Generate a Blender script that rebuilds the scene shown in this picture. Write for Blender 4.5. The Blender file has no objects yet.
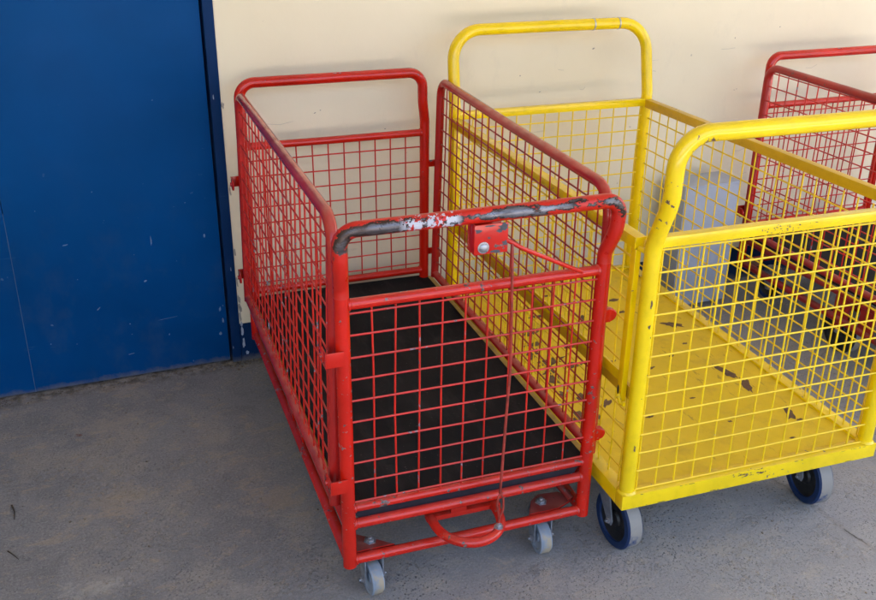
import bpy, bmesh, math, random
from mathutils import Vector, Matrix
random.seed(7)
sc = bpy.context.scene
COL = sc.collection
R = math.radians

# ------------------------------------------------------------------ mesh helpers
def fillet(pts, rad, n=8):
    """round the inner corners of a polyline"""
    P = [Vector(p) for p in pts]
    if not isinstance(rad, (list, tuple)): rad = [rad] * len(P)
    out = [P[0]]
    for i in range(1, len(P) - 1):
        a, b, c = P[i-1], P[i], P[i+1]
        d1, d2 = (a - b), (c - b)
        l1, l2 = d1.length, d2.length
        d1.normalize(); d2.normalize()
        ang = math.acos(max(-1, min(1, d1.dot(d2))))
        if rad[i] <= 0 or abs(ang - math.pi) < 1e-3: out.append(b); continue
        t = min(rad[i] / math.tan(ang / 2), l1 * .49, l2 * .49)
        r = t * math.tan(ang / 2)
        bis = (d1 + d2).normalized(); cen = b + bis * (r / math.sin(ang / 2))
        s, e = b + d1 * t - cen, b + d2 * t - cen
        tot = s.angle(e)
        for k in range(n + 1):
            f = k / n
            v = (s * math.sin((1 - f) * tot) + e * math.sin(f * tot)) / math.sin(tot)
            out.append(cen + v)
    out.append(P[-1])
    return out

def tube(bm, pts, r, seg=12, caps=True, mi=0, flat=1.0):
    P = [Vector(p) for p in pts]
    q = [P[0]]
    for p in P[1:]:
        if (p - q[-1]).length > 1e-5: q.append(p)
    P = q
    rings = []; up = None
    for i, p in enumerate(P):
        if i == 0: t = (P[1] - P[0]).normalized()
        elif i == len(P) - 1: t = (P[-1] - P[-2]).normalized()
        else: t = ((P[i+1] - p).normalized() + (p - P[i-1]).normalized()).normalized()
        if up is None:
            up = Vector((0, 0, 1)) if abs(t.z) < .9 else Vector((0, 1, 0))
        up = (up - t * up.dot(t)).normalized()
        sd = t.cross(up)
        rr = r(i / (len(P) - 1)) if callable(r) else r
        rings.append([bm.verts.new(p + (sd * math.cos(2*math.pi*k/seg) + up * flat * math.sin(2*math.pi*k/seg)) * rr) for k in range(seg)])
    for a, b in zip(rings[:-1], rings[1:]):
        for k in range(seg):
            f = bm.faces.new((a[k], b[k], b[(k+1) % seg], a[(k+1) % seg])); f.smooth = True; f.material_index = mi
    if caps:
        f = bm.faces.new(rings[0]); f.material_index = mi
        f = bm.faces.new(rings[-1][::-1]); f.material_index = mi

def box(bm, lo, hi, mi=0, bev=0.0, mat=None):
    x0, y0, z0 = lo; x1, y1, z1 = hi
    vs = [bm.verts.new(v) for v in ((x0,y0,z0),(x1,y0,z0),(x1,y1,z0),(x0,y1,z0),(x0,y0,z1),(x1,y0,z1),(x1,y1,z1),(x0,y1,z1))]
    fs = [bm.faces.new([vs[i] for i in q]) for q in ((0,3,2,1),(4,5,6,7),(0,1,5,4),(1,2,6,5),(2,3,7,6),(3,0,4,7))]
    for f in fs: f.material_index = mi
    if bev > 0:
        es = list({e for f in fs for e in f.edges})
        r = bmesh.ops.bevel(bm, geom=es, offset=bev, segments=2, affect='EDGES', profile=.6)
        vs = list({v for f in r['faces'] for v in f.verts} | {v for v in vs if v.is_valid})
    if mat is not None: bmesh.ops.transform(bm, matrix=mat, verts=[v for v in vs if v.is_valid])
    return vs

def prism(bm, poly, axis, a, b, mi=0, bev=0.0):
    """extrude a 2-D polygon along an axis from a to b"""
    def P(q, w):
        return {'x': (w, q[0], q[1]), 'y': (q[0], w, q[1]), 'z': (q[0], q[1], w)}[axis]
    A = [bm.verts.new(P(q, a)) for q in poly]; B = [bm.verts.new(P(q, b)) for q in poly]
    fs = [bm.faces.new(A[::-1]), bm.faces.new(B)]
    n = len(poly)
    for i in range(n): fs.append(bm.faces.new((A[i], A[(i+1) % n], B[(i+1) % n], B[i])))
    for f in fs: f.material_index = mi
    if bev > 0:
        es = list(set(fs[0].edges) | set(fs[1].edges))
        bmesh.ops.bevel(bm, geom=es, offset=bev, segments=2, affect='EDGES')

def lathe(bm, prof, cen, axis, seg=28, mi=0, mis=None, arc=None):
    """prof: list of (offset along axis, radius)"""
    cen = Vector(cen); ax = Vector(axis).normalized()
    u = Vector((0, 0, 1)) if abs(ax.z) < .9 else Vector((1, 0, 0))
    u = (u - ax * u.dot(ax)).normalized(); w = ax.cross(u)
    rings = []
    for (o, r) in prof:
        if r <= 1e-6: rings.append([bm.verts.new(cen + ax * o)])
        else: rings.append([bm.verts.new(cen + ax*o + (u*math.cos(2*math.pi*k/seg) + w*math.sin(2*math.pi*k/seg))*r) for k in range(seg)])
    for i, (a, b) in enumerate(zip(rings[:-1], rings[1:])):
        for k in range(seg):
            k2 = (k + 1) % seg
            vs = ([a[0], b[k], b[k2]] if len(a) == 1 else [a[k], a[k2], b[0]] if len(b) == 1 else [a[k], b[k], b[k2], a[k2]])
            if len(a) == 1 and len(b) == 1: continue
            f = bm.faces.new(vs); f.smooth = True; f.material_index = (mis[i] if mis else mi)

def blob_poly(cx, cy, rx, ry, n=11, rot=0, jit=.35, rnd=random):
    out = []
    for k in range(n):
        a = 2 * math.pi * k / n
        m = 1 + rnd.uniform(-jit, jit)
        x, y = rx * m * math.cos(a), ry * m * math.sin(a)
        out.append((cx + x*math.cos(rot) - y*math.sin(rot), cy + x*math.sin(rot) + y*math.cos(rot)))
    return out

def sheet(bm, poly, axis, w, mi=0):
    def P(q): return {'x': (w, q[0], q[1]), 'y': (q[0], w, q[1]), 'z': (q[0], q[1], w)}[axis]
    f = bm.faces.new([bm.verts.new(P(q)) for q in poly]); f.material_index = mi
    return f

def build(name, bm, mats, parent=None, sharp=40):
    bmesh.ops.recalc_face_normals(bm, faces=bm.faces[:])
    for e in bm.edges:
        if len(e.link_faces) == 2 and e.calc_face_angle(0) > R(sharp): e.smooth = False
    for f in bm.faces: f.smooth = True
    me = bpy.data.meshes.new(name); bm.to_mesh(me); bm.free()
    for m in (mats if isinstance(mats, (list, tuple)) else [mats]): me.materials.append(m)
    o = bpy.data.objects.new(name, me); COL.objects.link(o)
    if parent: o.parent = parent
    return o

def empty(name, loc=(0,0,0), rz=0, label=None, cat=None, group=None):
    o = bpy.data.objects.new(name, None); COL.objects.link(o)
    o.location = loc; o.rotation_euler = (0, 0, rz); o.empty_display_size = .1
    if label: tag(o, label, cat, group)
    return o
def tag(o, label, cat, group=None):
    o['label'] = label; o['category'] = cat
    if group: o['group'] = group
    return o
BM = bmesh.new

# ------------------------------------------------------------------ material helpers
class NT:
    def __init__(s, name):
        s.m = bpy.data.materials.new(name); s.m.use_nodes = True
        s.t = s.m.node_tree; s.n = s.t.nodes; s.l = s.t.links
        s.b = s.n['Principled BSDF']
        s.tc = s.n.new('ShaderNodeTexCoord')
    def link(s, a, b): s.l.new(a, b)
    def set(s, k, v):
        if hasattr(v, 'is_output') or isinstance(v, bpy.types.NodeSocket): s.link(v, s.b.inputs[k])
        else: s.b.inputs[k].default_value = v
    def inp(s, sock, v):
        if isinstance(v, bpy.types.NodeSocket): s.link(v, sock)
        else: sock.default_value = v
    def noise(s, scale, detail=4, rough=.55, vec=None, stretch=None, dist=0):
        n = s.n.new('ShaderNodeTexNoise'); n.inputs['Scale'].default_value = scale
        n.inputs['Detail'].default_value = detail; n.inputs['Roughness'].default_value = rough
        n.inputs['Distortion'].default_value = dist
        v = vec or s.tc.outputs['Object']
        if stretch:
            mp = s.n.new('ShaderNodeMapping'); mp.inputs['Scale'].default_value = stretch[:3]
            if len(stretch) > 3: mp.inputs['Rotation'].default_value = (0, 0, stretch[3])
            s.link(v, mp.inputs['Vector']); v = mp.outputs['Vector']
        s.link(v, n.inputs['Vector']); return n.outputs['Fac']
    def voro(s, scale, feat='F1', vec=None):
        n = s.n.new('ShaderNodeTexVoronoi'); n.feature = feat; n.inputs['Scale'].default_value = scale
        s.link(vec or s.tc.outputs['Object'], n.inputs['Vector']); return n.outputs['Distance']
    def math(s, op, a, b=0.0, c=0.0):
        n = s.n.new('ShaderNodeMath'); n.operation = op
        for i, v in enumerate((a, b, c)): s.inp(n.inputs[i], v)
        return n.outputs[0]
    def ramp(s, v, a, b, lo=0.0, hi=1.0, smooth=False):
        n = s.n.new('ShaderNodeMapRange'); n.interpolation_type = 'SMOOTHSTEP' if smooth else 'LINEAR'
        s.link(v, n.inputs[0])
        for i, x in enumerate((a, b, lo, hi)): n.inputs[i+1].default_value = x
        return n.outputs[0]
    def mix(s, f, a, b):
        n = s.n.new('ShaderNodeMix'); n.data_type = 'RGBA'
        s.inp(n.inputs[0], f)
        s.inp(n.inputs[6], a if isinstance(a, bpy.types.NodeSocket) else (*a, 1))
        s.inp(n.inputs[7], b if isinstance(b, bpy.types.NodeSocket) else (*b, 1))
        return n.outputs[2]
    def xyz(s, v=None):
        n = s.n.new('ShaderNodeSeparateXYZ'); s.link(v or s.tc.outputs['Object'], n.inputs[0]); return n.outputs
    def bump(s, h, dist=.001, strength=1.0):
        n = s.n.new('ShaderNodeBump'); n.inputs['Distance'].default_value = dist; n.inputs['Strength'].default_value = strength
        s.link(h, n.inputs['Height']); s.link(n.outputs[0], s.b.inputs['Normal']); return n

def paint(name, col, chip=(.05,.03,.025), chips=.66, rough=.33, dust_sheen=(.35,.3,.26), dust_sheen_amt=.15, var=.12, scratch=0, spec=.5, hot=()):
    k = NT(name)
    big = k.noise(5, 3); fine = k.noise(70, 4, .6)
    dark = tuple(c * (1 - var * 1.6) for c in col); lite = tuple(min(1, c * (1 + var)) for c in col)
    c = k.mix(k.ramp(big, .35, .65), dark, lite)
    c = k.mix(k.math('MULTIPLY', k.ramp(k.noise(28, 5, .65), .5, .75), .35), c, tuple(x*.6 for x in col))
    # dust / dulled film on upward faces; red rails get a painted ceiling reflection
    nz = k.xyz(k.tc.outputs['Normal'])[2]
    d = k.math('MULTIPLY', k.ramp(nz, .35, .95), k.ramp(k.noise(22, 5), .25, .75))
    c = k.mix(k.math('MULTIPLY', d, dust_sheen_amt), c, dust_sheen)
    # chips down to primer and steel
    m = k.math('ADD', k.math('MULTIPLY', fine, .62), k.math('MULTIPLY', k.noise(8, 3), .38))
    if hot:
        X_ = k.xyz()
        for (x0, x1, z0, z1, bo) in hot:
            w_ = k.math('MULTIPLY', k.math('MULTIPLY', k.ramp(X_[0], x0 - .02, x0 + .01), k.ramp(X_[0], x1 - .01, x1 + .02, 1, 0)), k.math('MULTIPLY', k.ramp(X_[2], z0 - .02, z0 + .01), k.ramp(X_[2], z1 - .01, z1 + .02, 1, 0)))
            m = k.math('ADD', m, k.math('MULTIPLY', w_, bo))
    cm = k.ramp(m, chips, chips + .012)
    if scratch:
        sc_ = k.ramp(k.noise(55, 3, .5, stretch=(1, 1, .12)), .72, .74)
        cm = k.math('MAXIMUM', cm, k.math('MULTIPLY', sc_, scratch))
    cc = k.mix(k.ramp(k.noise(150, 2), .4, .6), chip, tuple(min(1, x*2.2+.03) for x in chip))
    c = k.mix(cm, c, cc)
    k.set('Base Color', c)
    k.set('Roughness', k.math('ADD', k.math('ADD', rough, k.ramp(k.noise(12, 3), .3, .7, -.05, .07)), k.math('MULTIPLY', cm, .3)))
    k.set('Specular IOR Level', spec)
    k.bump(k.math('SUBTRACT', 1.0, cm), .0003, .35)
    return k

RED = (.56, .0125, .004); YEL = (.86, .60, .003)
m_red = paint('red_paint', RED, chips=.672, rough=.11).m
m_redw = paint('red_paint_worn', RED, chips=.600, chip=(.06,.045,.04), rough=.16, scratch=.6).m
m_redwire = paint('red_wire_paint', RED, chips=.605, chip=(.11,.10,.12), rough=.4).m
m_redrail = paint('red_rail_paint', (.45,.018,.014), chips=.69, rough=.15, dust_sheen=(.50,.27,.20), dust_sheen_amt=.45).m  # peach film paints the pale ceiling's reflection onto the faded rail tops
m_dkred = paint('dull_red_paint', (.36,.012,.010), chips=.62, rough=.38, dust_sheen_amt=.3).m
m_gusset = paint('grimy_red_plate', (.20,.010,.008), chips=.62, rough=.35, dust_sheen_amt=.25).m
m_yel = paint('yellow_paint', YEL, chip=(.10,.04,.015), chips=.65, rough=.15, dust_sheen=(.5,.4,.2), dust_sheen_amt=.2, var=.06).m
m_yelw = paint('yellow_paint_worn', YEL, chip=(.07,.04,.03), chips=.615, rough=.18, dust_sheen=(.45,.33,.12), dust_sheen_amt=.35, var=.08).m
m_yelhand = paint('yellow_handle_paint', YEL, chip=(.09,.04,.02), chips=.66, rough=.16, dust_sheen=(.45,.33,.12), dust_sheen_amt=.25, var=.06, hot=((-.03,.05,.90,1.02,.105),(.05,.20,1.085,1.118,.085))).m
m_yelwire = paint('yellow_wire_paint', YEL, chip=(.3,.24,.12), chips=.64, rough=.42, var=.05).m
m_yelrail = paint('yellow_rail_paint', (.66,.40,.006), chip=(.08,.04,.02), chips=.65, rough=.4, dust_sheen=(.5,.38,.15), dust_sheen_amt=.3, var=.08).m

# worn front handle: bare steel on the gripped side, brown grime at the bends, rests of white tape
k = NT('worn_handle_paint')
x, y, z = k.xyz()
nrm = k.xyz(k.tc.outputs['Normal'])
face = k.math('ADD', k.math('MULTIPLY', nrm[1], -.93), k.math('MULTIPLY', nrm[2], .12))
wn = k.math('ADD', k.math('MULTIPLY', k.noise(30, 6, .68, stretch=(.5,1,1)), 1.5), k.math('MULTIPLY', face, .55))
hgt = k.ramp(z, .85, .965)
mask = k.math('MULTIPLY', k.ramp(k.math('ADD', wn, k.math('MULTIPLY', k.ramp(x, .05, .14, 1, 0), .14)), 1.12, 1.14), k.ramp(k.math('ADD', hgt, k.math('MULTIPLY', k.noise(38, 5, .65), 1.3)), 1.22, 1.27))
leftb = k.ramp(x, .06, .12, 1, 0)                      # the left bend is bare nearly all round
mask2 = k.math('MAXIMUM', mask, k.math('MULTIPLY', k.math('MULTIPLY', leftb, hgt), k.ramp(k.noise(34, 4), .42, .47)))
steel = k.mix(k.ramp(k.noise(40, 6, .7, stretch=(.25,1,1)), .35, .65), (.05,.032,.028), (.20,.20,.23))
steel = k.mix(k.math('MULTIPLY', k.ramp(x, .03, .14, 1, 0), .8), steel, (.035,.02,.014))
c = k.mix(k.ramp(k.noise(9, 3), .35, .65), tuple(v*.85 for v in RED), RED)
core = k.ramp(k.math('ADD', wn, k.math('MULTIPLY', k.noise(70, 4, .7), .18)), 1.25, 1.33)
steel = k.mix(core, (.035,.018,.013), k.mix(k.ramp(k.noise(55, 6, .7, stretch=(.2,1,1)), .38, .62), (.075,.068,.072), (.22,.22,.25)))
steel = k.mix(k.math('MULTIPLY', k.ramp(x, .03, .12, 1, 0), .6), steel, (.06,.038,.03))
c = k.mix(mask, c, steel)
win = k.math('MULTIPLY', k.ramp(x, .105, .125), k.ramp(x, .225, .24, 1, 0))
tape = k.math('MULTIPLY', win, k.ramp(k.math('ADD', k.noise(60, 5, .7), k.math('MULTIPLY', face, .10)), .59, .61))
c = k.mix(tape, c, (.50,.50,.56))
k.set('Base Color', c)
k.set('Roughness', k.math('ADD', k.math('MULTIPLY', tape, .3), k.ramp(k.noise(60, 3), .3, .7, .25, .45)))
k.set('Metallic', k.math('MULTIPLY', k.math('MULTIPLY', mask, k.math('SUBTRACT', 1.0, tape)), .55))
k.bump(k.math('ADD', k.math('SUBTRACT', k.math('MULTIPLY', k.noise(140, 3), .3), mask), k.math('MULTIPLY', tape, 1.6)), .0007, .7)
m_worn = k.m

def flatmat(name, col, rough=.6, metal=0, var=.15, scale=40, bump=.0004, spec=.5):
    k = NT(name)
    c = k.mix(k.ramp(k.noise(scale, 5, .6), .3, .7), tuple(v*(1-var) for v in col), tuple(min(1, v*(1+var)) for v in col))
    k.set('Base Color', c); k.set('Roughness', k.ramp(k.noise(scale*1.7, 4), .3, .7, max(0, rough-.1), rough+.1)); k.set('Metallic', metal)
    k.set('Specular IOR Level', spec)
    k.bump(k.noise(scale*3, 4), bump, .6)
    return k.m
m_zinc = flatmat('zinc_plated_steel', (.30,.32,.36), .42, .6, .25, 60)
m_bolt = flatmat('bolt_steel', (.34,.35,.38), .35, .7, .2, 80)
m_rust = flatmat('rusty_red_rod', (.30,.030,.018), .5, .1, .5, 45)
m_blackrub = flatmat('black_rubber', (.012,.012,.013), .75, 0, .3, 50)
m_hub = flatmat('black_hub_plastic', (.010,.010,.011), .5, 0, .3, 40)
m_dark = flatmat('dark_gap', (.006,.006,.007), .9)
m_ply = flatmat('varnished_plywood_edge', (.50,.34,.075), .5, 0, .2, 30)
m_chip = flatmat('bare_rusty_steel', (.125,.066,.036), .65, .1, .4, 70)
m_grime = flatmat('bare_grey_primer', (.06,.06,.075), .5, .2, .3, 90)
m_tape = flatmat('silver_tape', (.42,.42,.44), .35, .3, .3, 80)
m_flake = flatmat('chalky_paint_flake', (.30,.34,.42), .8, 0, .3, 90)
m_scuff = flatmat('faint_scuff', (.10,.17,.30), .7, 0, .4, 90)
m_filler = flatmat('bare_plaster', (.30,.27,.23), .9, 0, .3, 60)

k = NT('worn_black_rubber_mat')
c = k.mix(k.ramp(k.noise(6, 5, .6), .4, .75), (.010,.010,.011), (.024,.023,.023))
c = k.mix(k.math('MULTIPLY', k.ramp(k.noise(13, 6, .7, stretch=(2,.5,1)), .52, .72), .35), c, (.055,.05,.047))
c = k.mix(k.math('MULTIPLY', k.ramp(k.noise(150, 2), .71, .75), .5), c, (.16,.15,.14))
k.set('Base Color', c); k.set('Roughness', k.ramp(k.noise(12, 4), .3, .7, .8, .95)); k.set('Specular IOR Level', .18)
k.bump(k.noise(400, 3), .0006, .7); m_mat = k.m
m_matedge = flatmat('mat_edge', (.009,.011,.018), .4, 0, .4, 40)

def tyre(name, col, dirt, amt):
    k = NT(name)
    c = k.mix(k.ramp(k.noise(20, 3), .3, .7), tuple(v*.8 for v in col), col)
    c = k.mix(k.ramp(k.noise(13, 5, .68), amt, amt + .10), c, dirt)
    k.set('Base Color', c); k.set('Roughness', .6); k.bump(k.noise(90, 3), .0006, .5); return k.m
m_bluetyre = tyre('blue_rubber_tyre', (.0015,.024,.10), (.16,.15,.14), .60)
m_bluetread = tyre('dusty_blue_tread', (.003,.036,.145), (.25,.23,.205), .40)
m_greytread = tyre('dusty_grey_tread', (.24,.28,.33), (.36,.29,.20), .42)
m_greytyre = tyre('pale_grey_nylon', (.27,.32,.39), (.3,.27,.23), .66)

# concrete floor
k = NT('worn_concrete')
P = k.tc.outputs['Object']
x, y, z = k.xyz()
n1 = k.noise(1.3, 5, .6); n2 = k.noise(6, 7, .68, dist=.6); n3 = k.noise(40, 5, .7)
c = k.mix(k.ramp(n1, .35, .65), (.185,.181,.184), (.265,.259,.258))
c = k.mix(k.math('MULTIPLY', k.ramp(n2, .50, .62), .75), c, (.33,.295,.25))
c = k.mix(k.math('MULTIPLY', k.ramp(n2, .47, .34), .55), c, (.14,.137,.139))
st = k.ramp(k.noise(9, 9, .78, stretch=(1, 1.7, 1, .5), dist=.4), .545, .60)   # sandy smears
c = k.mix(k.math('MULTIPLY', st, .62), c, (.37,.295,.21))
st2 = k.ramp(k.noise(26, 7, .8, stretch=(1, 1.9, 1, -.6), dist=.4), .59, .66)
c = k.mix(k.math('MULTIPLY', st2, .5), c, (.40,.34,.26))
n4 = k.noise(150, 4, .7)
c = k.mix(k.math('MULTIPLY', k.ramp(n3, .3, .7), .5), c, k.mix(k.ramp(n4, .38, .62), (.085,.085,.092), (.38,.37,.365)))
rgt = k.ramp(k.math('ADD', x, k.math('MULTIPLY', y, -.6)), .3, 2.0)      # slab is coarser to the right, with dust and brighter daylight painted in
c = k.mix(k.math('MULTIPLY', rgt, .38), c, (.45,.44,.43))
pit = k.math('MULTIPLY', k.ramp(k.voro(80), .22, .13), k.ramp(k.math('ADD', k.noise(3, 4), k.math('MULTIPLY', rgt, .10)), .48, .68))
pit2 = k.math('MULTIPLY', k.ramp(k.voro(150), .26, .16), k.ramp(k.math('ADD', k.noise(6, 4), k.math('MULTIPLY', rgt, .12)), .46, .66))
pits = k.math('MAXIMUM', pit, k.math('MULTIPLY', pit2, .75))
c = k.mix(k.math('MULTIPLY', pits, .65), c, (.05,.05,.062))
gr = k.ramp(k.noise(260, 2, .5), .62, .70)
c = k.mix(k.math('MULTIPLY', gr, .55), c, (.46,.44,.41))
crm = k.math('MULTIPLY', k.ramp(k.noise(58, 7, .82, dist=.3), .55, .585), k.ramp(k.noise(5, 6, .7), .46, .60))
c = k.mix(k.math('MULTIPLY', crm, .55), c, (.46,.385,.29))
dkm = k.math('MULTIPLY', k.ramp(k.noise(75, 5, .8, dist=.4), .60, .64), k.ramp(k.noise(4, 5, .7), .56, .42))
c = k.mix(k.math('MULTIPLY', dkm, .45), c, (.07,.068,.07))
# joint / crack that runs from under the yellow trolley towards the camera
wob = k.math('MULTIPLY', k.math('SUBTRACT', k.noise(7, 5, .7), .5), .05)
dx = k.math('ABSOLUTE', k.math('ADD', k.math('ADD', x, k.math('MULTIPLY', y, .117)), k.math('SUBTRACT', wob, 1.118)))
crk = k.math('MULTIPLY', k.ramp(dx, .0035, .001), k.ramp(k.noise(9, 3), .40, .52))
c = k.mix(k.math('MULTIPLY', crk, .7), c, (.05,.045,.04))
crk2 = k.math('MULTIPLY', k.ramp(dx, .014, .004), .35)
c = k.mix(crk2, c, (.24,.215,.18))
# dirt swept up against the wall
edge = k.math('MULTIPLY', k.ramp(y, -.07, -.01), k.ramp(k.noise(30, 5, .65), .42, .6))
c = k.mix(k.math('MULTIPLY', edge, .8), c, (.07,.055,.04))
for (sx, sy, sr, amt, col) in ((-.572,-.299,.012,.9,(.16,.05,.03)), (-.48,-.27,.10,.5,(.40,.33,.25)), (-.59,-1.02,.07,.6,(.42,.40,.37)), (-.49,-.68,.13,.45,(.40,.32,.23)), (-.08,-.83,.09,.5,(.38,.29,.2)), (.446,-1.344,.03,.5,(.12,.10,.085)), (.05,-1.62,.08,.45,(.42,.36,.28)), (.95,-1.45,.10,.4,(.42,.36,.28))):
    ddx = k.math('SUBTRACT', x, sx); ddy = k.math('SUBTRACT', y, sy)
    dd = k.math('SQRT', k.math('ADD', k.math('MULTIPLY', ddx, ddx), k.math('MULTIPLY', k.math('MULTIPLY', ddy, ddy), 2.2)))
    dd = k.math('ADD', dd, k.math('MULTIPLY', k.math('SUBTRACT', k.noise(16 if sr > .05 else 60, 8, .8), .5), sr*6.5))
    c = k.mix(k.math('MULTIPLY', k.ramp(dd, sr*.9, sr*.45), amt*.8), c, col)
k.set('Base Color', c); k.set('Roughness', k.ramp(n2, .3, .7, .62, .85)); k.set('Specular IOR Level', .35)
h = k.math('ADD', k.math('MULTIPLY', n3, .55), k.math('MULTIPLY', k.noise(180, 3), .35))
h = k.math('ADD', h, k.math('MULTIPLY', k.noise(9, 5, .6), 1.2)); h = k.math('ADD', h, k.math('MULTIPLY', crm, .5))
h = k.math('SUBTRACT', h, k.math('MULTIPLY', pits, 1.2)); h = k.math('SUBTRACT', h, k.math('MULTIPLY', crk, 2.0))

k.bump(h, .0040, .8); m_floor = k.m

# cream wall
k = NT('cream_wall_paint')
c = k.mix(k.ramp(k.noise(1.1, 5, .6), .3, .7), (.71,.625,.445), (.785,.70,.515))
c = k.mix(k.math('MULTIPLY', k.ramp(k.noise(4.5, 6, .7, stretch=(1.6,1,.8)), .58, .75), .22), c, (.45,.41,.34))
c = k.mix(k.math('MULTIPLY', k.ramp(k.noise(26, 3, .5, stretch=(1,1,1.6)), .735, .75), .55), c, (.26,.24,.21))
c = k.mix(k.math('MULTIPLY', k.ramp(k.noise(16, 4, .6, stretch=(.25,1,2.2)), .70, .72), .25), c, (.36,.33,.29))
k.set('Base Color', c); k.set('Roughness', .5); k.set('Specular IOR Level', .35)
k.bump(k.math('ADD', k.noise(7, 4), k.math('MULTIPLY', k.noise(90, 3), .2)), .0025, .45); m_wall = k.m

def bluepaint(name, col, marks=.5):
    k = NT(name)
    c = k.mix(k.ramp(k.noise(1.6, 5, .55), .3, .7), tuple(v*.82 for v in col), tuple(v*1.12 for v in col))
    zz = k.xyz()[2]
    low = k.ramp(zz, .9, .1)
    c = k.mix(k.math('MULTIPLY', k.math('MULTIPLY', k.ramp(k.noise(9, 7, .72, stretch=(1,1,.7)), .5, .72), low), .25), c, (.06,.085,.13))
    sp = k.ramp(k.noise(42, 2, .4), .785, .795)
    c = k.mix(k.math('MULTIPLY', k.math('MULTIPLY', sp, k.ramp(zz, 1.0, .2)), marks), c, (.16,.22,.32))
    hs = k.ramp(k.noise(20, 3, .5, stretch=(.18,1,3.0)), .735, .75)
    c = k.mix(k.math('MULTIPLY', hs, marks*.5), c, (.10,.17,.28))
    ed = k.math('MULTIPLY', k.ramp(k.math('ADD', zz, k.math('MULTIPLY', k.noise(24, 5, .7), -.05)), .0, -.018), .6)
    c = k.mix(ed, c, (.16,.15,.14))
    k.set('Base Color', c); k.set('Roughness', k.ramp(k.noise(6, 5), .3, .7, .38, .5)); k.set('Specular IOR Level', .07)
    k.bump(k.math('ADD', k.noise(5, 3), k.math('MULTIPLY', k.noise(160, 3), .14)), .0015, .4)
    return k.m
m_door = bluepaint('blue_door_paint', (.0002,.056,.205))
m_frame = bluepaint('dark_blue_frame_paint', (.004,.028,.10), .5)
m_skirt = bluepaint('dark_blue_band_paint', (.004,.024,.085), .5)
m_ceil = flatmat('pale_ceiling', (.50,.46,.40), .8, 0, .08, 4)
m_cabf = flatmat('galvanised_cabinet', (.36,.395,.47), .5, .05, .05, 6)

# ------------------------------------------------------------------ setting
bm = BM()
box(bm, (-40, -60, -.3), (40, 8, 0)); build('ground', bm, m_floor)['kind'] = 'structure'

bld = empty('building', (0, 0, 0), 0, 'cream painted building wall with a dark blue base band and a big blue steel door', 'building')
DX = -.048
bm = BM()
box(bm, (-.0155, 0, .1435), (7, .25, 3.2))
box(bm, (-7, 0, 2.3), (-.0155, .25, 3.2))
box(bm, (-7, 0, 0), (-1.42, .25, 2.3))
box(bm, (-2.6, -3.6, 0), (-2.35, -.001, 2.949))  # unseen wing wall, added to block light from the left
WALLBM = bm
bm = BM()                                                    # ragged painted band at the foot of the wall
top = []
xx = -.0155
while xx < 7:
    top.append((xx, .1425 + random.uniform(-.0016, .0016))); xx += random.uniform(.02, .05)
prism(bm, [(-.0155, 0)] + [(7, 0), (7, .1425)] + top[::-1], 'y', -.002, .25)
for q in (blob_poly(-.008, .118, .006, .016), blob_poly(-.006, .072, .004, .020), blob_poly(.004, .03, .006, .009), blob_poly(-.009, .145, .004, .009)):
    sheet(bm, q, 'y', -.0022, 1)
build('base_band', bm, [m_skirt, m_flake], bld)
bm = WALLBM
rw = random.Random(21)
for (wx, wz) in ((1.016,.923),(1.097,.862),(.282,.853),(2.107,1.036),(1.905,1.005),(.30,.86),(.52,.78),(1.30,1.0)):
    sheet(bm, blob_poly(wx, wz, rw.uniform(.002,.006), rw.uniform(.0015,.003), 9, rw.uniform(-.5,.5), .4, rw), 'y', -.0006, 1)
for q in range(9):
    wx, wz = rw.uniform(.1, 2.3), rw.uniform(.35, 1.05); L_ = rw.uniform(.02, .09)
    tube(bm, [(wx, -.0002, wz), (wx + L_*.5, -.0003, wz + rw.uniform(-.006,.006)), (wx + L_, -.0002, wz + rw.uniform(-.01,.01))], .0006, 4, mi=2)
for z0 in (.17, .20, .235, .30, .41, .62, .9):
    sheet(bm, blob_poly(-.012 + random.uniform(0, .004), z0, random.uniform(.002,.006), random.uniform(.008,.02), rot=.1), 'y', -.0005, 1)
build('wall', bm, [m_wall, m_filler, flatmat('scrape_mark', (.44,.39,.31), .8)], bld)
# door frame
bm = BM()
box(bm, (DX, -.004, 0), (-.0165, .12, 2.3), bev=.002)
box(bm, (-1.42, -.004, 0), (-1.39, .12, 2.3), bev=.002)
box(bm, (-1.39, -.004, 2.26), (DX, .12, 2.3), bev=.002)
for z0 in (.06, .35, .93):
    sheet(bm, blob_poly(DX + .004 + random.uniform(0, .02), z0, .0014, random.uniform(.003,.008)), 'y', -.0045, 1)
build('door_frame', bm, [m_frame, m_flake], bld)
bm = BM()
box(bm, (-1.388, .09, 0.004), (DX - .0005, .11, 2.258)); build('door_rebate', bm, m_dark, bld)
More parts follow.
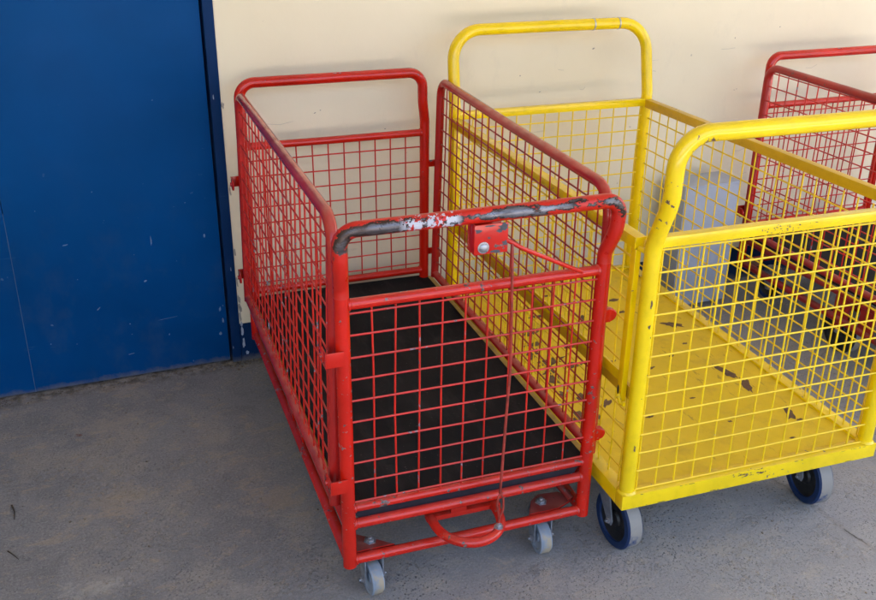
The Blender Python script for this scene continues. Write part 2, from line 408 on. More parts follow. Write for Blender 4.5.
# two flush leaves meeting at a hairline
for i, (x0, x1) in enumerate(((-.6893, DX - .0075), (-1.384, -.6907))):
    bm = BM(); box(bm, (x0, .010, .007), (x1, .05, 2.25), bev=.0015)
    if i == 0:
        W = lambda px: None
        marks = [(-.53,.50,.008,.0018,.1),(-.273,.482,.0016,.017,0),(-.43,.662,.002,.002,0),(-.155,.595,.002,.002,0),(-.104,.475,.0035,.006,0),
                 (-.075,.205,.004,.008,0),(-.068,.16,.003,.011,0),(-.081,.115,.004,.006,0),(-.305,.345,.005,.003,.5),(-.46,.27,.008,.002,.7),
                 (-.62,.17,.002,.002,0),(-.37,.20,.002,.002,0),(-.25,.14,.002,.003,0),(-.38,.09,.010,.0015,.1),(-.25,.20,.03,.0007,.08),
                 (-.33,.44,.0015,.0015,0),(-.6,.62,.0015,.0015,0),(-.22,.93,.0015,.0015,0),(-.2,.40,.0012,.0012,0),(-.51,.38,.0015,.0012,0)]
        for (mx, mz, rx, rz_, ro) in marks: sheet(bm, blob_poly(mx, mz, rx, rz_, 9, ro), 'y', .0097, 1)
    else:
        for (mx, mz) in ((-.8,.5),(-.9,.2)): sheet(bm, blob_poly(mx, mz, .002, .002), 'y', .0097, 1)
    build('door_leaf', bm, [m_door, m_scuff], bld)
bm = BM(); box(bm, (-.6905, .0107, .007), (-.6895, .04, .62)); build('leaf_seam', bm, flatmat('seam_dust', (.10,.17,.27), .8), bld)

# canopy over the loading bay (shades the wall; daylight comes in from the open front)
cano = BM(); box(cano, (-7, -3.7, 2.95), (6, -.001, 3.15)); c_ = build('ceiling', cano, m_ceil); c_['kind'] = 'structure'

# ------------------------------------------------------------------ trolleys
def wire_grid(bm, plane, a0, a1, z0, z1, off, pitch, r, a_start, z_start, side=1, tilt=None):
    """plane 'v': grid lies across the trolley at v=off; 'u': along it at u=off. tilt(z)->extra offset"""
    T = tilt or (lambda z: 0)
    a = a_start
    while a < a1:
        if a > a0:
            j = random.uniform(-.0012, .0012); zm_ = z0 + (z1 - z0)*random.uniform(.3, .7); w1 = random.gauss(0, .0016); w2 = random.gauss(0, .0020)
            if plane == 'v': pts = [(a + j, off + T(z0), z0), (a + w1, off + T(zm_) + w2, zm_), (a, off + T(z1), z1)]
            else: pts = [(off + T(z0), a + j, z0), (off + T(zm_) + w2, a + w1, zm_), (off + T(z1), a, z1)]
            tube(bm, pts, r, 6)
        a += pitch
    z = z_start
    o2 = off - side * r * 1.5
    while z < z1:
        if z > z0:
            j = random.gauss(0, .0011)
            if plane == 'v': pts = [(a0, o2 + T(z), z + j), ((a0+a1)/2, o2 + T(z) + j, z - j), (a1, o2 + T(z), z + j)]
            else: pts = [(o2 + T(z), a0, z + j), (o2 + T(z) + j, (a0+a1)/2, z - j), (o2 + T(z), a1, z + j)]
            tube(bm, pts, r, 6)
        z += pitch

def bolt_head(bm, c, axis, r=.009, h=.006):
    lathe(bm, [(0, r*1.5), (.0015, r*1.5), (.0015, r), (h, r), (h + .001, r*.85), (h + .001, 0)], c, axis, 6)
    lathe(bm, [(h + .001, r*.5), (h + .005, r*.45), (h + .005, 0)], c, axis, 10)

def caster(parent, x, y, ztop, dia, width, yaw, tyre_m, tread_m, hub_m, fork_m, trail=.02, plate_m=None, group=None):
    """swivel caster: fork > wheel (> hub), bolt; all meshes local to parent"""
    rad = dia / 2
    M = Matrix.Translation((x, y, 0)) @ Matrix.Rotation(yaw, 4, 'Z')
    def fin(bm): bmesh.ops.transform(bm, matrix=M, verts=bm.verts[:]); return bm
    hw = width/2 + .0055
    bm = BM()
    zc = ztop - .012
    lathe(bm, [(-.014, 0), (-.014, .018), (-.004, .028), (0, .028), (.010, .03), (.012, .028), (.012, 0)], (0, 0, zc - .002), (0, 0, 1), 20)
    for s in (-1, 1):   # cheeks taper from the crown down to the axle
        fw_ = .024 if dia < .12 else .036
        poly = [(-fw_, zc - .002), (fw_, zc - .002), (trail + .014, rad + .004), (trail + .010, rad - .010), (trail - .010, rad - .010), (trail - .014, rad + .004)]
        prism(bm, poly, 'x', s*hw, s*(hw + .0038), bev=.0008)
    box(bm, (-hw - .003, -.024, zc - .006), (hw + .003, .024, zc - .002))
    fork = build('fork', fin(bm), fork_m, parent)
    for s in (-1, 1):
        bm = BM(); bolt_head(bm, (s*(hw + .003), trail, rad), (s, 0, 0), .0075, .006)
        build('axle_bolt', fin(bm), m_bolt, fork)
    bm = BM(); e = width*.18; w2 = width/2
    lathe(bm, [(-w2*.75, rad*.72), (-w2, rad*.74), (-w2, rad*.94), (-w2 + e*.6, rad), (w2 - e*.6, rad), (w2, rad*.94), (w2, rad*.74), (w2*.75, rad*.72)],
          (0, trail, rad), (1, 0, 0), 40, mis=[0, 0, 0, 1, 0, 0, 0])
    wh = build('wheel', fin(bm), [tyre_m, tread_m], parent)
    bm = BM()
    lathe(bm, [(-w2*.8, 0), (-w2*.8, rad*.25), (-w2*.55, rad*.3), (-w2*.55, rad*.6), (-w2*.78, rad*.73), (w2*.78, rad*.73), (w2*.55, rad*.6), (w2*.55, rad*.3), (w2*.8, rad*.25), (w2*.8, 0)],
          (0, trail, rad), (1, 0, 0), 32)
    build('hub', fin(bm), hub_m, wh)
    return fork

W = .60
def red_trolley(loc, rz, L, label, full=True, zh=(.958,.982), bend=(.039,-.01), zc=(.782,.782), zp=(.953,.955), up=((-.022,-.003,0),(.630,.622,.024)),
                handle_m=None, rail_m=None, frame_m=None, wheel='small', low=1.0):
    root = empty('cage_trolley', (loc[0], loc[1], 0), rz, label, 'trolley', 'red wire cage trolleys')
    frame_m = frame_m or m_redw
    zb, z2, z3 = .130, .231, .275
    r = .0163
    for e, (v, sg) in enumerate(((0, -1), (L, 1))):
        bd = bend[e] * sg
        h = zh[e]; c = zc[e]
        zt = c + .018
        bm = BM()
        for u in (0, W): tube(bm, [(u, v, zb - .014), (u, v, zt)], r, 16)
        zs = (zb, z2, z3, c) if e == 0 else (zb, .291, c)
        for q in zs:
            rr = .0122
            if q == z3: rr = .0100
            if 1:
                tube(bm, [(r*.6, v, q), (W*.5, v + random.uniform(-.001,.001), q - .001), (W - r*.6, v, q)], rr, 14)
                for u in (r*.9, W - r*.9): lathe(bm, [(-.004, rr*1.02), (-.002, rr*1.18), (.002, rr*1.22), (.004, rr*1.02)], (u, v, q), (1, 0, 0), 14)
        ef = build('end_frame', bm, frame_m if e == 0 else (m_red), root)
        if e == 0: ef['label'] = 'front end frame with chipped red posts and crossbars'
        bm = BM()
        hl, hr = (-.010, W + .006) if e == 0 else (.0, W - .012)
        pts = [(0, v, zt), (0, v, zt + .022), (hl*.8, v + bd*.8, zt + .085), (hl, v + bd, h), (hr, v + bd, h), (W + (hr-W)*.8, v + bd*.8, zt + .085), (W, v, zt + .022), (W, v, zt)]
        tube(bm, fillet(pts, [0, .10, .10, .088, .088, .10, .10, 0], 10), r, 18)
        hd = build('push_handle', bm, handle_m if (e == 0 and handle_m) else m_red, root)
        if e == 0 and handle_m: hd['label'] = 'push handle worn to bare metal with rests of white tape'
        # wire mesh
        bm = BM()
        z0 = (z3 if e == 0 else .296) + .008
        wire_grid(bm, 'v', r*.6, W - r*.6, z0, c - .012, v, .0522, .0023, .0115, z0 + (.010 if e == 0 else .014), side=1)
        build('wire_mesh', bm, m_redwire if e == 0 else m_red, ef)
        if e == 1:
            bm = BM()
            for (a, b) in ((.29, .305), (.309, .318)): sheet(bm, blob_poly((a+b)/2, v + bd - .006, (b-a)/2, .007, 9), 'z', h + r*.93)
            build('tape_scrap', bm, m_flake, hd)
    # side cage panels hooked on the outside of the end frames
    for s, (ub, ut, sk) in enumerate(up):
        z_b, z_t = .284, zp[s]
        v0, v1 = .036, L - .030
        U = lambda z: ub + (ut - ub) * (z - z_b) / (z_t - z_b)
        rp = .0135
        def skew(bm):
            for q in bm.verts: q.co.x += sk * (q.co.y / L) * max(0, (q.co.z - z_b) / (z_t - z_b))
            return bm
        pts = [(U(z_b), v0, z_b), (U(z_t), v0, z_t), (U(z_t), v1, z_t), (U(z_b), v1, z_b)]
        bm = BM()
        body = fillet([(U(z_b), v0, z_b - .012), (U(z_t), v0, z_t), (U(z_t), (v0+v1)/2, z_t - .002), (U(z_t), v1, z_t), (U(z_b), v1, z_b - .012)], [0, .065, 0, .05, 0], 9)
        tube(bm, body, rp, 14)
        tube(bm, [(ub, v0, z_b), (ub, v1, z_b)], rp*.95, 14)
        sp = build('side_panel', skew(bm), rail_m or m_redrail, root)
        bm = BM()
        T = lambda z: U(z) - ut
        wire_grid(bm, 'u', v0 + .006, v1 - .006, z_b + .006, z_t - .008, ut, .0522, .0023, v0 + .052, z_b + .045, side=(1 if s == 0 else -1), tilt=T)
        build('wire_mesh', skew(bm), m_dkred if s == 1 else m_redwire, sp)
    # brackets holding the panels to the posts
    for s in (0, 1):
        for v, sg in ((0, 1), (L, -1)):
            for zq in (.350, .668):
                bm = BM()
                u0 = (0 if s == 0 else W); sd = -1 if s == 0 else 1
                pu = up[s][0] + sd*.004 - (.014 if (s == 1 and v == 0) else 0)
                # bent strap from the post to just outside the panel tube, with a short pin
                hb_ = .012 if s == 1 else .017; dr = hb_ + .001
                a, b = sorted((u0 + sd*.002, pu + sd*.013))
                va, vb = sorted((v - sg*.0195, v - sg*.0165)); box(bm, (a, va, zq - hb_), (b, vb, zq + hb_), bev=.001)
                va, vb = sorted((v - sg*.0195, v + sg*.018))
                xa, xb = sorted((pu + sd*.013, pu + sd*.016)); box(bm, (xa, va, zq - hb_), (xb, vb, zq + hb_), bev=.001)
                lathe(bm, [(-.004, 0), (-.004, dr), (0, dr), (.001, dr - .002), (.001, 0)], (pu + sd*.017, v + sg*.016, zq), (sd, 0, 0), 20); lathe(bm, [(0, .007), (.005, .0065), (.005, 0)], (pu + sd*.017, v + sg*.010, zq), (sd, 0, 0), 12)
                if s == 1 and v == 0:
                    bm.free(); bm = BM()
                    box(bm, (W + .009, -.010, zq - .016), (W + .026, .008, zq + .016), bev=.0015)
                    lathe(bm, [(-.0095, 0), (-.0095, .013), (-.0075, .0152), (.0065, .0152), (.0075, .014), (.0075, 0)], (W + .026, 0, zq), (0, 1, 0), 24)
                build('bracket', bm, m_redw, root)
    # chassis
    bm = BM()
    for u in (0, W):
        tube(bm, [(u, r*.6, zb), (u, L - r*.6, zb)], .0140, 14)
        tube(bm, [(u, r*.6, z2 - .004), (u, L - r*.6, z2 - .004)], .0125, 14)
        for v in (.42*L, .52*L): prism(bm, [(v - .02, zb + .01), (v + .05, zb + .01), (v + .05, z2 - .012), (v - .02, z2 - .012)], 'x', u - .003, u + .003)
    for v in (.3, .6, .92): tube(bm, [(.012, v, z2 - .01), (W - .012, v, z2 - .01)], .012, 10)
    for (cu, sg) in ((0, 1), (W, -1)):
        for (cv, sv) in ((0, 1), (L, -1)):
            # corner gusset carrying the caster, with a short diagonal
            poly = [(cu + sg*.012, cv + sv*.004), (cu + sg*.125, cv + sv*.004), (cu + sg*.105, cv + sv*.045), (cu + sg*.045, cv + sv*.105), (cu + sg*.012, cv + sv*.12)]
            poly = [(cu + sg*.012, cv + sv*.010), (cu + sg*.112, cv + sv*.010), (cu + sg*.085, cv + sv*.032), (cu + sg*.038, cv + sv*.072), (cu + sg*.012, cv + sv*.085)]
            if sg < 0: poly = [(cu - .142, cv + sv*.008), (cu - .060, cv + sv*.008), (cu - .012, cv + sv*.030), (cu - .012, cv + sv*.050), (cu - .034, cv + sv*.072), (cu - .085, cv + sv*.078), (cu - .112, cv + sv*.060)]
            prism(bm, poly, 'z', zb + .006, zb + .011, 1, bev=.001)
            if sg < 0:
                tube(bm, [(cu - .016, cv + sv*.030, zb + .012), (cu - .050, cv + sv*.125, zb + .055)], .0085, 8, mi=1)
    build('chassis', bm, [m_redw if full else m_dkred, m_gusset], root)
    # deck and mat
    bm = BM(); ch = .022
    def plate(u0, u1, v0, v1, c): return [(u0+c, v0), (u1-c, v0), (u1, v0+c), (u1, v1-c), (u1-c, v1), (u0+c, v1), (u0, v1-c), (u0, v0+c)]
    prism(bm, plate(-.002, .632, .022, L + .017, .012), 'z', .2455, .2565); build('deck_board', bm, m_ply if full else m_blackrub, root)
    bm = BM(); prism(bm, plate(.004, .613, .0205, L + .013, ch), 'z', .2567, .2645, bev=.002)
    build('rubber_mat', bm, m_mat, root)
    bm = BM(); prism(bm, [(.014, .2635), (.014, .252), (.030, .238), (.045, .2345), (.555, .2345), (.572, .240), (.586, .2635)], 'y', .0045, .0200, bev=.0015); build('mat_edge_strip', bm, m_matedge, root)
    # casters
    if wheel == 'small':
        spots = [(.060, .040, R(6)), (W - .092, .046, R(-2)), (.060, L - .06, R(12)), (W - .08, L - .06, R(-20))]
        for (cu, cv, yw) in spots:
            ca = empty('caster', (cu, cv, 0)); ca.parent = root; ca.rotation_euler = (0, 0, yw)
            caster(ca, 0, 0, .128, .086, .030, 0, m_greytyre, m_greytread, m_greytyre, m_zinc, trail=-.012)
            bm = BM(); bolt_head(bm, (0, 0, zb + .011), (0, 0, 1), .0105, .007); build('king_bolt', bm, m_bolt, ca)
    else:
        for (cu, cv, d, yw) in ((.035, .66, .165, 0), (W - .035, .66, .165, 0), (.085, L - .10, .11, R(25)), (W - .085, L - .10, .11, R(-10)), (.085, .10, .11, 0), (W - .085, .10, .11, 0)):
            ca = empty('caster', (cu, cv, 0)); ca.parent = root; ca.rotation_euler = (0, 0, yw)
            caster(ca, 0, 0, max(.128, d + .025), d, .04, 0, m_bluetyre if d < .15 else m_blackrub, m_bluetread if d < .15 else m_greytread, m_hub, m_dkred if d > .15 else m_zinc, trail=0)
    if not full: return root
    # tow loop with its flat bar
    bm = BM()
    n = 18; pts = [(.2015, .012, .192), (.2015, -.004, .192)]
    for i in range(1, n):
        a = math.pi * i / n
        pts.append((.2815 - .080*math.cos(a), -.004 - .104*math.sin(a)**.85, .192))
    pts += [(.3615, -.004, .192), (.3615, .012, .192)]
    tube(bm, pts, .0115, 14)
    box(bm, (.190, .004, .1855), (.378, .024, .1985), bev=.002)
    box(bm, (.25, .0035, .198), (.29, .014, .219), bev=.002)
    tl = build('tow_loop', bm, m_redw, root)
    bm = BM(); bolt_head(bm, (.335, -.084, .202), (0, 0, 1), .008, .008); build('loop_bolt', bm, m_bolt, tl)
    # lever bracket under the handle
    hb = -bend[0]
    bm = BM()
    box(bm, (.264, hb - .020, .880), (.338, hb - .017, .944), bev=.001)
    box(bm, (.264, hb - .017, .880), (.267, hb + .016, .944), bev=.001)
    box(bm, (.264, hb + .016, .880), (.338, hb + .019, .944), bev=.001)
    rb = random.Random(3)
    for (cx, cz, rx, rz_) in ((.327,.936,.010,.008),(.318,.928,.006,.004),(.272,.931,.007,.0035),(.312,.884,.010,.003),(.331,.900,.005,.006),(.300,.940,.012,.002),(.296,.915,.003,.002)):
        sheet(bm, blob_poly(cx, cz, rx, rz_, 15, 0, .4, rb), 'y', hb - .0203, 1)
    lb = build('lever_bracket', bm, [m_redw, m_grime], root)
    bm = BM(); lathe(bm, [(0, .0125), (.0015, .0125), (.0018, .010), (.004, .0085), (.0055, .004), (.0055, 0)], (.284, hb - .020, .895), (0, -1, 0), 20)
    build('lever_bolt', bm, m_bolt, lb)
    bm = BM()
    tube(bm, fillet([(.275, hb - .008, .908), (.335, hb - .010, .905), (.375, hb - .014, .880), (.535, hb + .018, .793)], .02, 5), lambda f: .0048, 10)
    build('release_lever', bm, m_red, root)
    bm = BM()
    tube(bm, fillet([(.352, hb - .008, .902), (.350, hb - .018, .884), (.354, hb - .020, .74), (.359, hb - .016, .60), (.351, hb - .022, .46), (.339, hb - .036, .29)], .04, 6), .0032, 8)
    # bottom eye link
    tube(bm, [(.3455, hb - .0365, .292), (.334, hb - .039, .285), (.330, hb - .042, .262), (.335, hb - .044, .235), (.336, hb - .045, .210)], .0026, 8)
    tube(bm, [(.339, hb - .036, .292), (.347, hb - .039, .275), (.345, hb - .044, .250), (.337, hb - .045, .232), (.334, hb - .045, .212)], .0026, 8)
    build('pull_rod', bm, m_rust, root)
    return root

red_trolley((-.0153, -1.2938), R(-1.9924), 1.2231, 'red cage trolley beside the blue door, its near handle worn to bare metal', True, handle_m=m_worn)
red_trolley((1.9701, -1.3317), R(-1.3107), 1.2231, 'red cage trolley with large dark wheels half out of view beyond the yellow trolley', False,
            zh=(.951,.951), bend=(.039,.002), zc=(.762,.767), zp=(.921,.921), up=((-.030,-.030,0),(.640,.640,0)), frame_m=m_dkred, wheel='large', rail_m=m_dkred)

# ---- yellow trolley
CH_POST = [(.020,.735,.0026,.008),(.021,.682,.0030,.006),(.019,.366,.0022,.0085),(.019,.745,.0012,.002),(.030,.56,.001,.0018),(.022,.50,.0015,.001),(.03,.40,.001,.001),(.027,.655,.001,.003)]
def yellow_trolley():
    YW, YL, zd, i = .7464, 1.2835, .2352, .0215
    root = empty('cage_trolley', (.6209, -1.4317, 0), R(-2.6377), 'yellow cage trolley with tall handles, chipped yellow deck and blue wheels', 'trolley')
    r = .0188
    zc = (.876, .850); zh = (1.120, 1.110); bd = (.050, .046)
    for e in (0, 1):
        v = i if e == 0 else YL - i
        sg = -1 if e == 0 else 1
        h = zh[e]; c = zc[e]
        bm = BM()
        zt = c - .04
        for u in (i, YW - i):
            tube(bm, [(u, v, zd - .030), (u, v, zt)], r, 18)
            lathe(bm, [(0, r*1.0), (0, r*1.28), (.005, r*1.05), (.005, r)], (u, v, zd + .001), (0, 0, 1), 18)
        box(bm, (i + r*.6, v - .014, c - .0125), (YW - i - r*.6, v + .010, c + .0125), bev=.002)
        if e == 0:
            ry = random.Random(5)
            for (cx, cz, rx, rz_) in CH_POST: sheet(bm, blob_poly(cx, cz, rx, rz_, 13, 0, .4, ry), 'y', v - r - .0004, 1)
            for q in range(26): sheet(bm, blob_poly(ry.gauss(.345, .035), c + ry.uniform(-.010, .009), ry.uniform(.001,.0035), ry.uniform(.0006,.0018), 9, 0, .4, ry), 'y', v - .0143, 1)
        ef = build('end_frame', bm, [m_yel, m_chip], root)
        bm = BM()
        y_ = v + sg*bd[e]
        pts = [(i, v, zt), (i, v, c - .005), (i + .002, y_*.85 + v*.15, c + .10), (i, y_, h), (YW*.5, y_, h - .001), (YW - i, y_, h), (YW - i - .002, y_*.85 + v*.15, c + .10), (YW - i, v, c - .005), (YW - i, v, zt)]
        if e == 1: pts = [(i, v, zt), (i, v, c + .03), (i + .004, y_, h), (YW*.5, y_, h + .001), (YW - i - .004, y_, h), (YW - i, v, c + .03), (YW - i, v, zt)]
        rad = [0, .12, .12, .105, 0, .105, .12, .12, 0] if e == 0 else [0, .1, .095, 0, .095, .1, 0]
        tube(bm, fillet(pts, rad, 10), r, 20)
        hd = build('push_handle', bm, m_yelhand if e == 0 else m_yel, root)
        if e == 0:
            pass
        else:
            bm = BM()
            for u in (.522, .615):
                lathe(bm, [(-.0022, r), (-.002, r + .0012), (.002, r + .0012), (.0022, r)], (u, y_, h), (1, 0, 0), 20)
            for q in range(5):
                sheet(bm, blob_poly(.535 + q*.017, y_ + .003, .0075, .004, 9), 'z', h + r + .0004)
            build('tape_band', bm, m_tape, hd)
        bm = BM()
        wire_grid(bm, 'v', i + r*.6, YW - i - r*.6, zd + .001, c - .006, v - .002, .0515, .00235, i + .0235 if e == 0 else i + .012, zd + .003, side=1)
        build('wire_mesh', bm, m_yelwire, ef)
    # tray: angle rim, recessed sheet with worn patches
    bm = BM()
    wr = .034
    for (a, b) in (((0, 0), (YW, wr)), ((0, YL - wr), (YW, YL)), ((0, wr + .0004), (wr, YL - wr - .0004)), ((YW - wr, wr + .0004), (YW, YL - wr - .0004))):
        box(bm, (a[0], a[1], zd - .040), (b[0], b[1], zd), bev=.0022)
    rz2 = random.Random(8)
    for q in range(30): sheet(bm, blob_poly(rz2.gauss(.345, .035), zd - .020 + rz2.gauss(.010, .006), rz2.uniform(.001,.005), rz2.uniform(.0008,.002), 9, 0, .4, rz2), 'y', -.0003, 1)
    for q in range(22): sheet(bm, blob_poly(rz2.uniform(.02, .72), zd - rz2.choice((.0025,.037)), rz2.uniform(.002,.010), rz2.uniform(.0005,.0012), 9, 0, .4, rz2), 'y', -.0003, 1)
    tray = build('deck_rim', bm, [m_yelw, m_chip], root)
    bm = BM()
    box(bm, (wr - .004, wr - .004, zd - .014), (YW - wr + .004, YL - wr + .004, zd - .0065))
    dz = zd - .0062
    rnd = random.Random(11)
    for (cx, cy, rx, ry, ro) in ((.617,.79,.030,.013,-.6),(.60,.455,.042,.012,1.75),(.612,.375,.040,.009,1.2),(.632,.205,.032,.010,1.0),(.637,.167,.012,.006,.2),
                                 (.253,.308,.012,.004,.1),(.518,1.02,.026,.008,.0),(.505,.925,.018,.006,.3),(.118,.352,.012,.006,.8),(.175,.41,.022,.008,.7),
                                 (.40,.55,.012,.004,.4),(.42,.36,.008,.003,0),(.30,.62,.02,.006,.5),(.24,.75,.028,.008,.2),(.36,.92,.02,.009,.9),(.20,.55,.016,.008,1.2),
                                 (.10,.62,.02,.010,.4),(.13,.80,.03,.008,.2),(.33,1.12,.02,.007,.1),(.50,.60,.010,.004,.6),(.45,.22,.006,.003,0),(.15,.20,.007,.003,.5),
                                 (.08,.49,.018,.009,1.2),(.56,.10,.008,.003,0),(.13,.68,.045,.014,.3),(.10,.74,.035,.012,.9),(.19,.64,.03,.012,.2),(.09,.58,.03,.014,1.3),(.16,.88,.03,.010,.5),(.22,.98,.025,.009,.1),(.07,.36,.028,.016,1.4),(.12,.46,.020,.010,.9),(.27,.46,.006,.003,.3),(.585,.66,.008,.004,0)):
        sheet(bm, blob_poly(cx, cy, rx*1.12, ry*1.25, 17, ro, .38, rnd), 'z', dz + .0002, 1)
    ky = NT('yellow_deck_paint')
    n = ky.noise(3, 5, .6)
    c = ky.mix(ky.ramp(n, .3, .7), (.66,.445,.003), (.77,.53,.004))
    c = ky.mix(ky.math('MULTIPLY', ky.ramp(ky.noise(14, 6, .7), .52, .70), .35), c, (.38,.22,.02))
    c = ky.mix(ky.math('MULTIPLY', ky.ramp(ky.noise(60, 4, .6, stretch=(1,.25,1)), .64, .70), .5), c, (.20,.11,.02))
    c = ky.mix(ky.ramp(ky.noise(34, 4, .6), .745, .76), c, (.07,.035,.015))
    ky.set('Base Color', c); ky.set('Roughness', ky.ramp(ky.noise(9, 5), .3, .7, .38, .6)); ky.bump(ky.noise(26, 4), .0008, .4)
    build('deck_sheet', bm, [ky.m, m_chip], root)
    # right side: fixed top rail + mesh
    bm = BM()
    uR = YW - i
    def rail(bm, u, w, h, va, za, vb, zb_, bev=.0015):
        ln = math.hypot(vb - va, zb_ - za); ang = math.atan2(zb_ - za, vb - va)
        box(bm, (-w/2, 0, -h/2), (w/2, ln, h/2), bev=bev, mat=Matrix.Translation((u, va, za)) @ Matrix.Rotation(ang, 4, 'X'))
    rail(bm, uR, .024, .028, i + r*.8, zc[0] - .003, YL - i - r*.8, zc[1] - .003)
    sp = build('side_panel', bm, m_yelrail, root)
    bm = BM()
    wire_grid(bm, 'u', i + r*.5, YL - i - r*.5, zd + .001, zc[1] - .006, uR, .0530, .00235, i + .030, zd + .030, side=-1)
    build('wire_mesh', bm, m_yelwire, sp)
    # left side: lower fixed mesh below a mid rail, upper drop gate
    bm = BM()
    zm = .490
    rail(bm, i, .010, .034, i + r*.8, zm, YL - i - r*.8, zm - .012)
    lp = build('side_panel', bm, m_yelrail, root)
    bm = BM()
    wire_grid(bm, 'u', i + r*.5, YL - i - r*.5, zd + .001, zm - .010, i, .0515, .00235, i + .041, zd + .045, side=1)
    build('wire_mesh', bm, m_yelwire, lp)
    bm = BM()
    ug = i - .012
    rail(bm, ug, .028, .026, .055, zc[0] - .014, YL - .060, zc[1] - .010)
    box(bm, (ug - .012, .052, zm - .022), (ug + .002, .072, zc[0] - .028), bev=.001)
    box(bm, (ug - .012, YL - .085, zm - .022), (ug + .010, YL - .058, zc[1] - .022), bev=.001)
    rail(bm, ug, .006, .026, .079, zm + .030, YL - .086, zm + .020)
    sheet(bm, blob_poly(.066, zm + .006, .0045, .012, 10, 0, .15), 'x', ug - .0123, 1)
    gt = build('drop_gate', bm, [m_yel, m_dark], root)
    bm = BM()
    wire_grid(bm, 'u', .066, YL - .07, zm + .02, zc[1] - .012, ug + .002, .0515, .00235, .122, zm + .070, side=1)
    build('wire_mesh', bm, m_yelwire, gt)
    bm = BM()
    tube(bm, [(ug - .006, .050, zc[0] - .024), (ug + .012, .006, zc[0] - .030)], .0055, 10)
    build('latch', bm, m_yelw, gt)
    bm = BM()
    tube(bm, [(ug - .015, .060, zm - .004), (ug - .015, .044, zm - .020), (ug - .012, .034, zm - .018)], .0050, 10)
    build('hook', bm, m_yelw, gt)
    # casters
    for (cu, cv, yw, tr) in ((.064, .165, R(4), -.052), (YW - .086, .165, R(-3), -.048), (.09, YL - .11, R(8), .02), (YW - .09, YL - .11, R(0), .02)):
        ca = empty('caster', (cu, cv, 0)); ca.parent = root; ca.rotation_euler = (0, 0, yw)
        caster(ca, 0, 0, zd - .041, .158, .044, 0, m_bluetyre, m_bluetread, m_hub, m_zinc, trail=tr)
        bm = BM(); box(bm, (-.05, -.045, zd - .0455), (.05, .045, zd - .041), bev=.001); build('mounting_plate', bm, m_zinc, ca)
yellow_trolley()

# ---- grey metal cabinet against the wall
cab = empty('metal_cabinet', (1.7455, -.127, 0), 0, 'small grey metal cabinet standing against the cream wall behind the yellow trolley', 'cabinet')
bm = BM(); box(bm, (-.124, -.067, .022), (.124, .067, .511), bev=.004); build('body', bm, m_cabf, cab)
bm = BM(); box(bm, (-.118, -.0715, .030), (.118, -.0675, .504), bev=.0015); build('door', bm, m_cabf, cab)
for (x_, y_) in ((-.1, -.05), (.1, -.05), (-.1, .05), (.1, .05)):
    bm = BM(); lathe(bm, [(0, 0), (0, .014), (.016, .012), (.022, .008), (.022, 0)], (x_, y_, .0), (0, 0, 1), 14); build('foot', bm, m_bolt, cab)
cb = BM(); tube(cb, fillet([(-.02, .02, .511), (-.02, .055, .53), (-.018, .060, .60)], .02), .004, 8); cb.free()

# ---- little things on the floor
def twig(pts, r, label):
    bm = BM(); tube(bm, pts, lambda f: r*(1 - .5*f), 6); o = build('twig', bm, flatmat('twig_bark', (.05,.035,.022), .85)); tag(o, label, 'twig'); return o
twig([(-.763,-.604,.003),(-.756,-.639,.0035),(-.757,-.672,.003)], .0022, 'thin dark twig on the concrete at the left, the one nearer the blue door')
twig([(-.772,-.804,.003),(-.760,-.823,.0035),(-.747,-.847,.003)], .002, 'thin dark twig on the concrete at the left, the one farther from the blue door')
bm = BM()
rnd = random.Random(4)
def pebble(bm, x, y, s):
    M = Matrix.Translation((x, y, s*.3)) @ Matrix.Rotation(rnd.uniform(0, 6), 4, 'Z') @ Matrix.Diagonal((s*rnd.uniform(.7,1.3), s*rnd.uniform(.6,1), s*rnd.uniform(.3,.6), 1))
    bmesh.ops.create_icosphere(bm, subdivisions=1, radius=1, matrix=M)
for n in range(700): pebble(bm, rnd.uniform(-1.4, .2), -abs(rnd.gauss(0, .018)) - .001, rnd.uniform(.0008, .0032))
for n in range(70): pebble(bm, rnd.gauss(-.045, .02), -abs(rnd.gauss(0, .02)) - .004, rnd.uniform(.002, .006))
for n in range(1300):
    pebble(bm, rnd.uniform(-1.3, 2.2), rnd.uniform(-2.1, -.02), rnd.uniform(.0006, .0022))
for n in range(140): pebble(bm, rnd.uniform(-1.2, 1.6), rnd.uniform(-1.75, -.05), rnd.uniform(.0018, .0042))
for n in range(60):
    cx, cy = rnd.uniform(-1.1, 1.5), rnd.uniform(-1.7, -.05); a = rnd.uniform(0, 3.1); l = rnd.uniform(.006, .022)
    tube(bm, [(cx, cy, .001), (cx + l*.5*math.cos(a), cy + l*.5*math.sin(a), .0018), (cx + l*math.cos(a + .3), cy + l*math.sin(a + .3), .001)], .0006, 4)
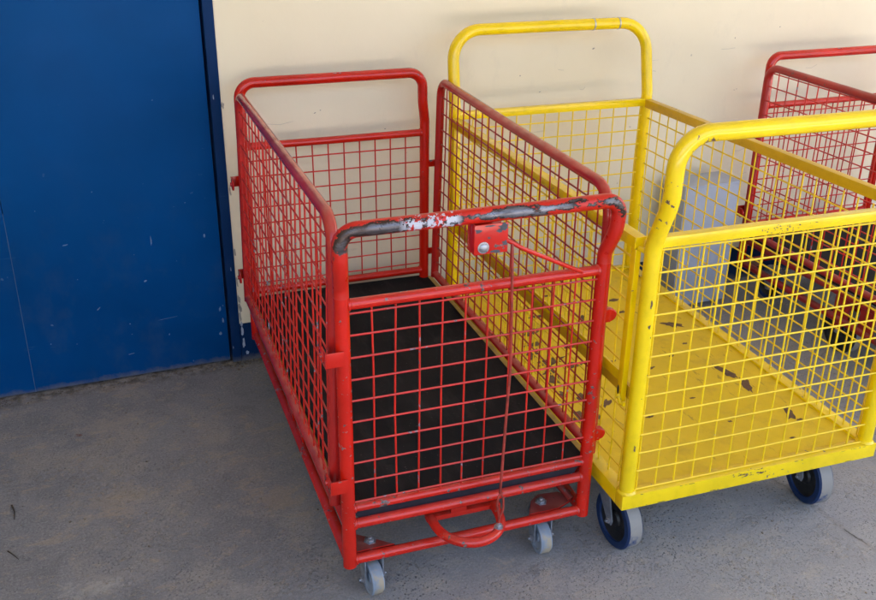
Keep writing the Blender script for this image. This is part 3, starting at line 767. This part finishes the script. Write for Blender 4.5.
g = build('grit', bm, flatmat('grit_dirt', (.20,.165,.12), .95, 0, .8, 40)); g['kind'] = 'stuff'; g['label'] = 'loose dirt and grit on the concrete floor'

# ------------------------------------------------------------------ camera
cam = bpy.data.cameras.new('camera'); co = bpy.data.objects.new('camera', cam); COL.objects.link(co)
cam.sensor_width = 36; cam.sensor_fit = 'HORIZONTAL'; cam.lens = 966.57 / 876 * 36; cam.clip_end = 500; cam.clip_start = .02
th, ro, ya = R(24.773), R(.699), R(22.0003)
fw = Vector((math.sin(ya)*math.cos(th), math.cos(ya)*math.cos(th), -math.sin(th)))
rt = Vector((math.cos(ya), -math.sin(ya), 0)); upv = rt.cross(fw)
rt2 = math.cos(ro)*rt + math.sin(ro)*upv; up2 = -math.sin(ro)*rt + math.cos(ro)*upv
M = Matrix((rt2, up2, -fw)).transposed().to_4x4(); M.translation = Vector((-.5, -3.0183, 1.6183))
co.matrix_world = M; sc.camera = co

# ------------------------------------------------------------------ light
SUN_EL, SUN_AZ = 50, 35            # azimuth counted from +Y towards +X
w = bpy.data.worlds.new('World'); sc.world = w; w.use_nodes = True
nt = w.node_tree; bg = nt.nodes['Background']
sky = nt.nodes.new('ShaderNodeTexSky'); sky.sky_type = 'NISHITA'; sky.sun_disc = False
sky.sun_elevation = R(SUN_EL); sky.sun_rotation = R(SUN_AZ); sky.air_density = 1; sky.dust_density = 8
nt.links.new(sky.outputs[0], bg.inputs['Color']); bg.inputs['Strength'].default_value = .15
sl = bpy.data.lights.new('sun', 'SUN'); sl.energy = 4.8; sl.angle = R(.5); sl.color = (1, .93, .84)
so = bpy.data.objects.new('sun', sl); COL.objects.link(so)
d = Vector((math.sin(R(SUN_AZ))*math.cos(R(SUN_EL)), math.cos(R(SUN_AZ))*math.cos(R(SUN_EL)), math.sin(R(SUN_EL))))
so.rotation_euler = d.to_track_quat('Z', 'Y').to_euler()
sc.view_settings.view_transform = 'Standard'; sc.view_settings.look = 'None'
sc.view_settings.exposure = 3.08; sc.view_settings.gamma = 1
sc.view_settings.use_curve_mapping = False
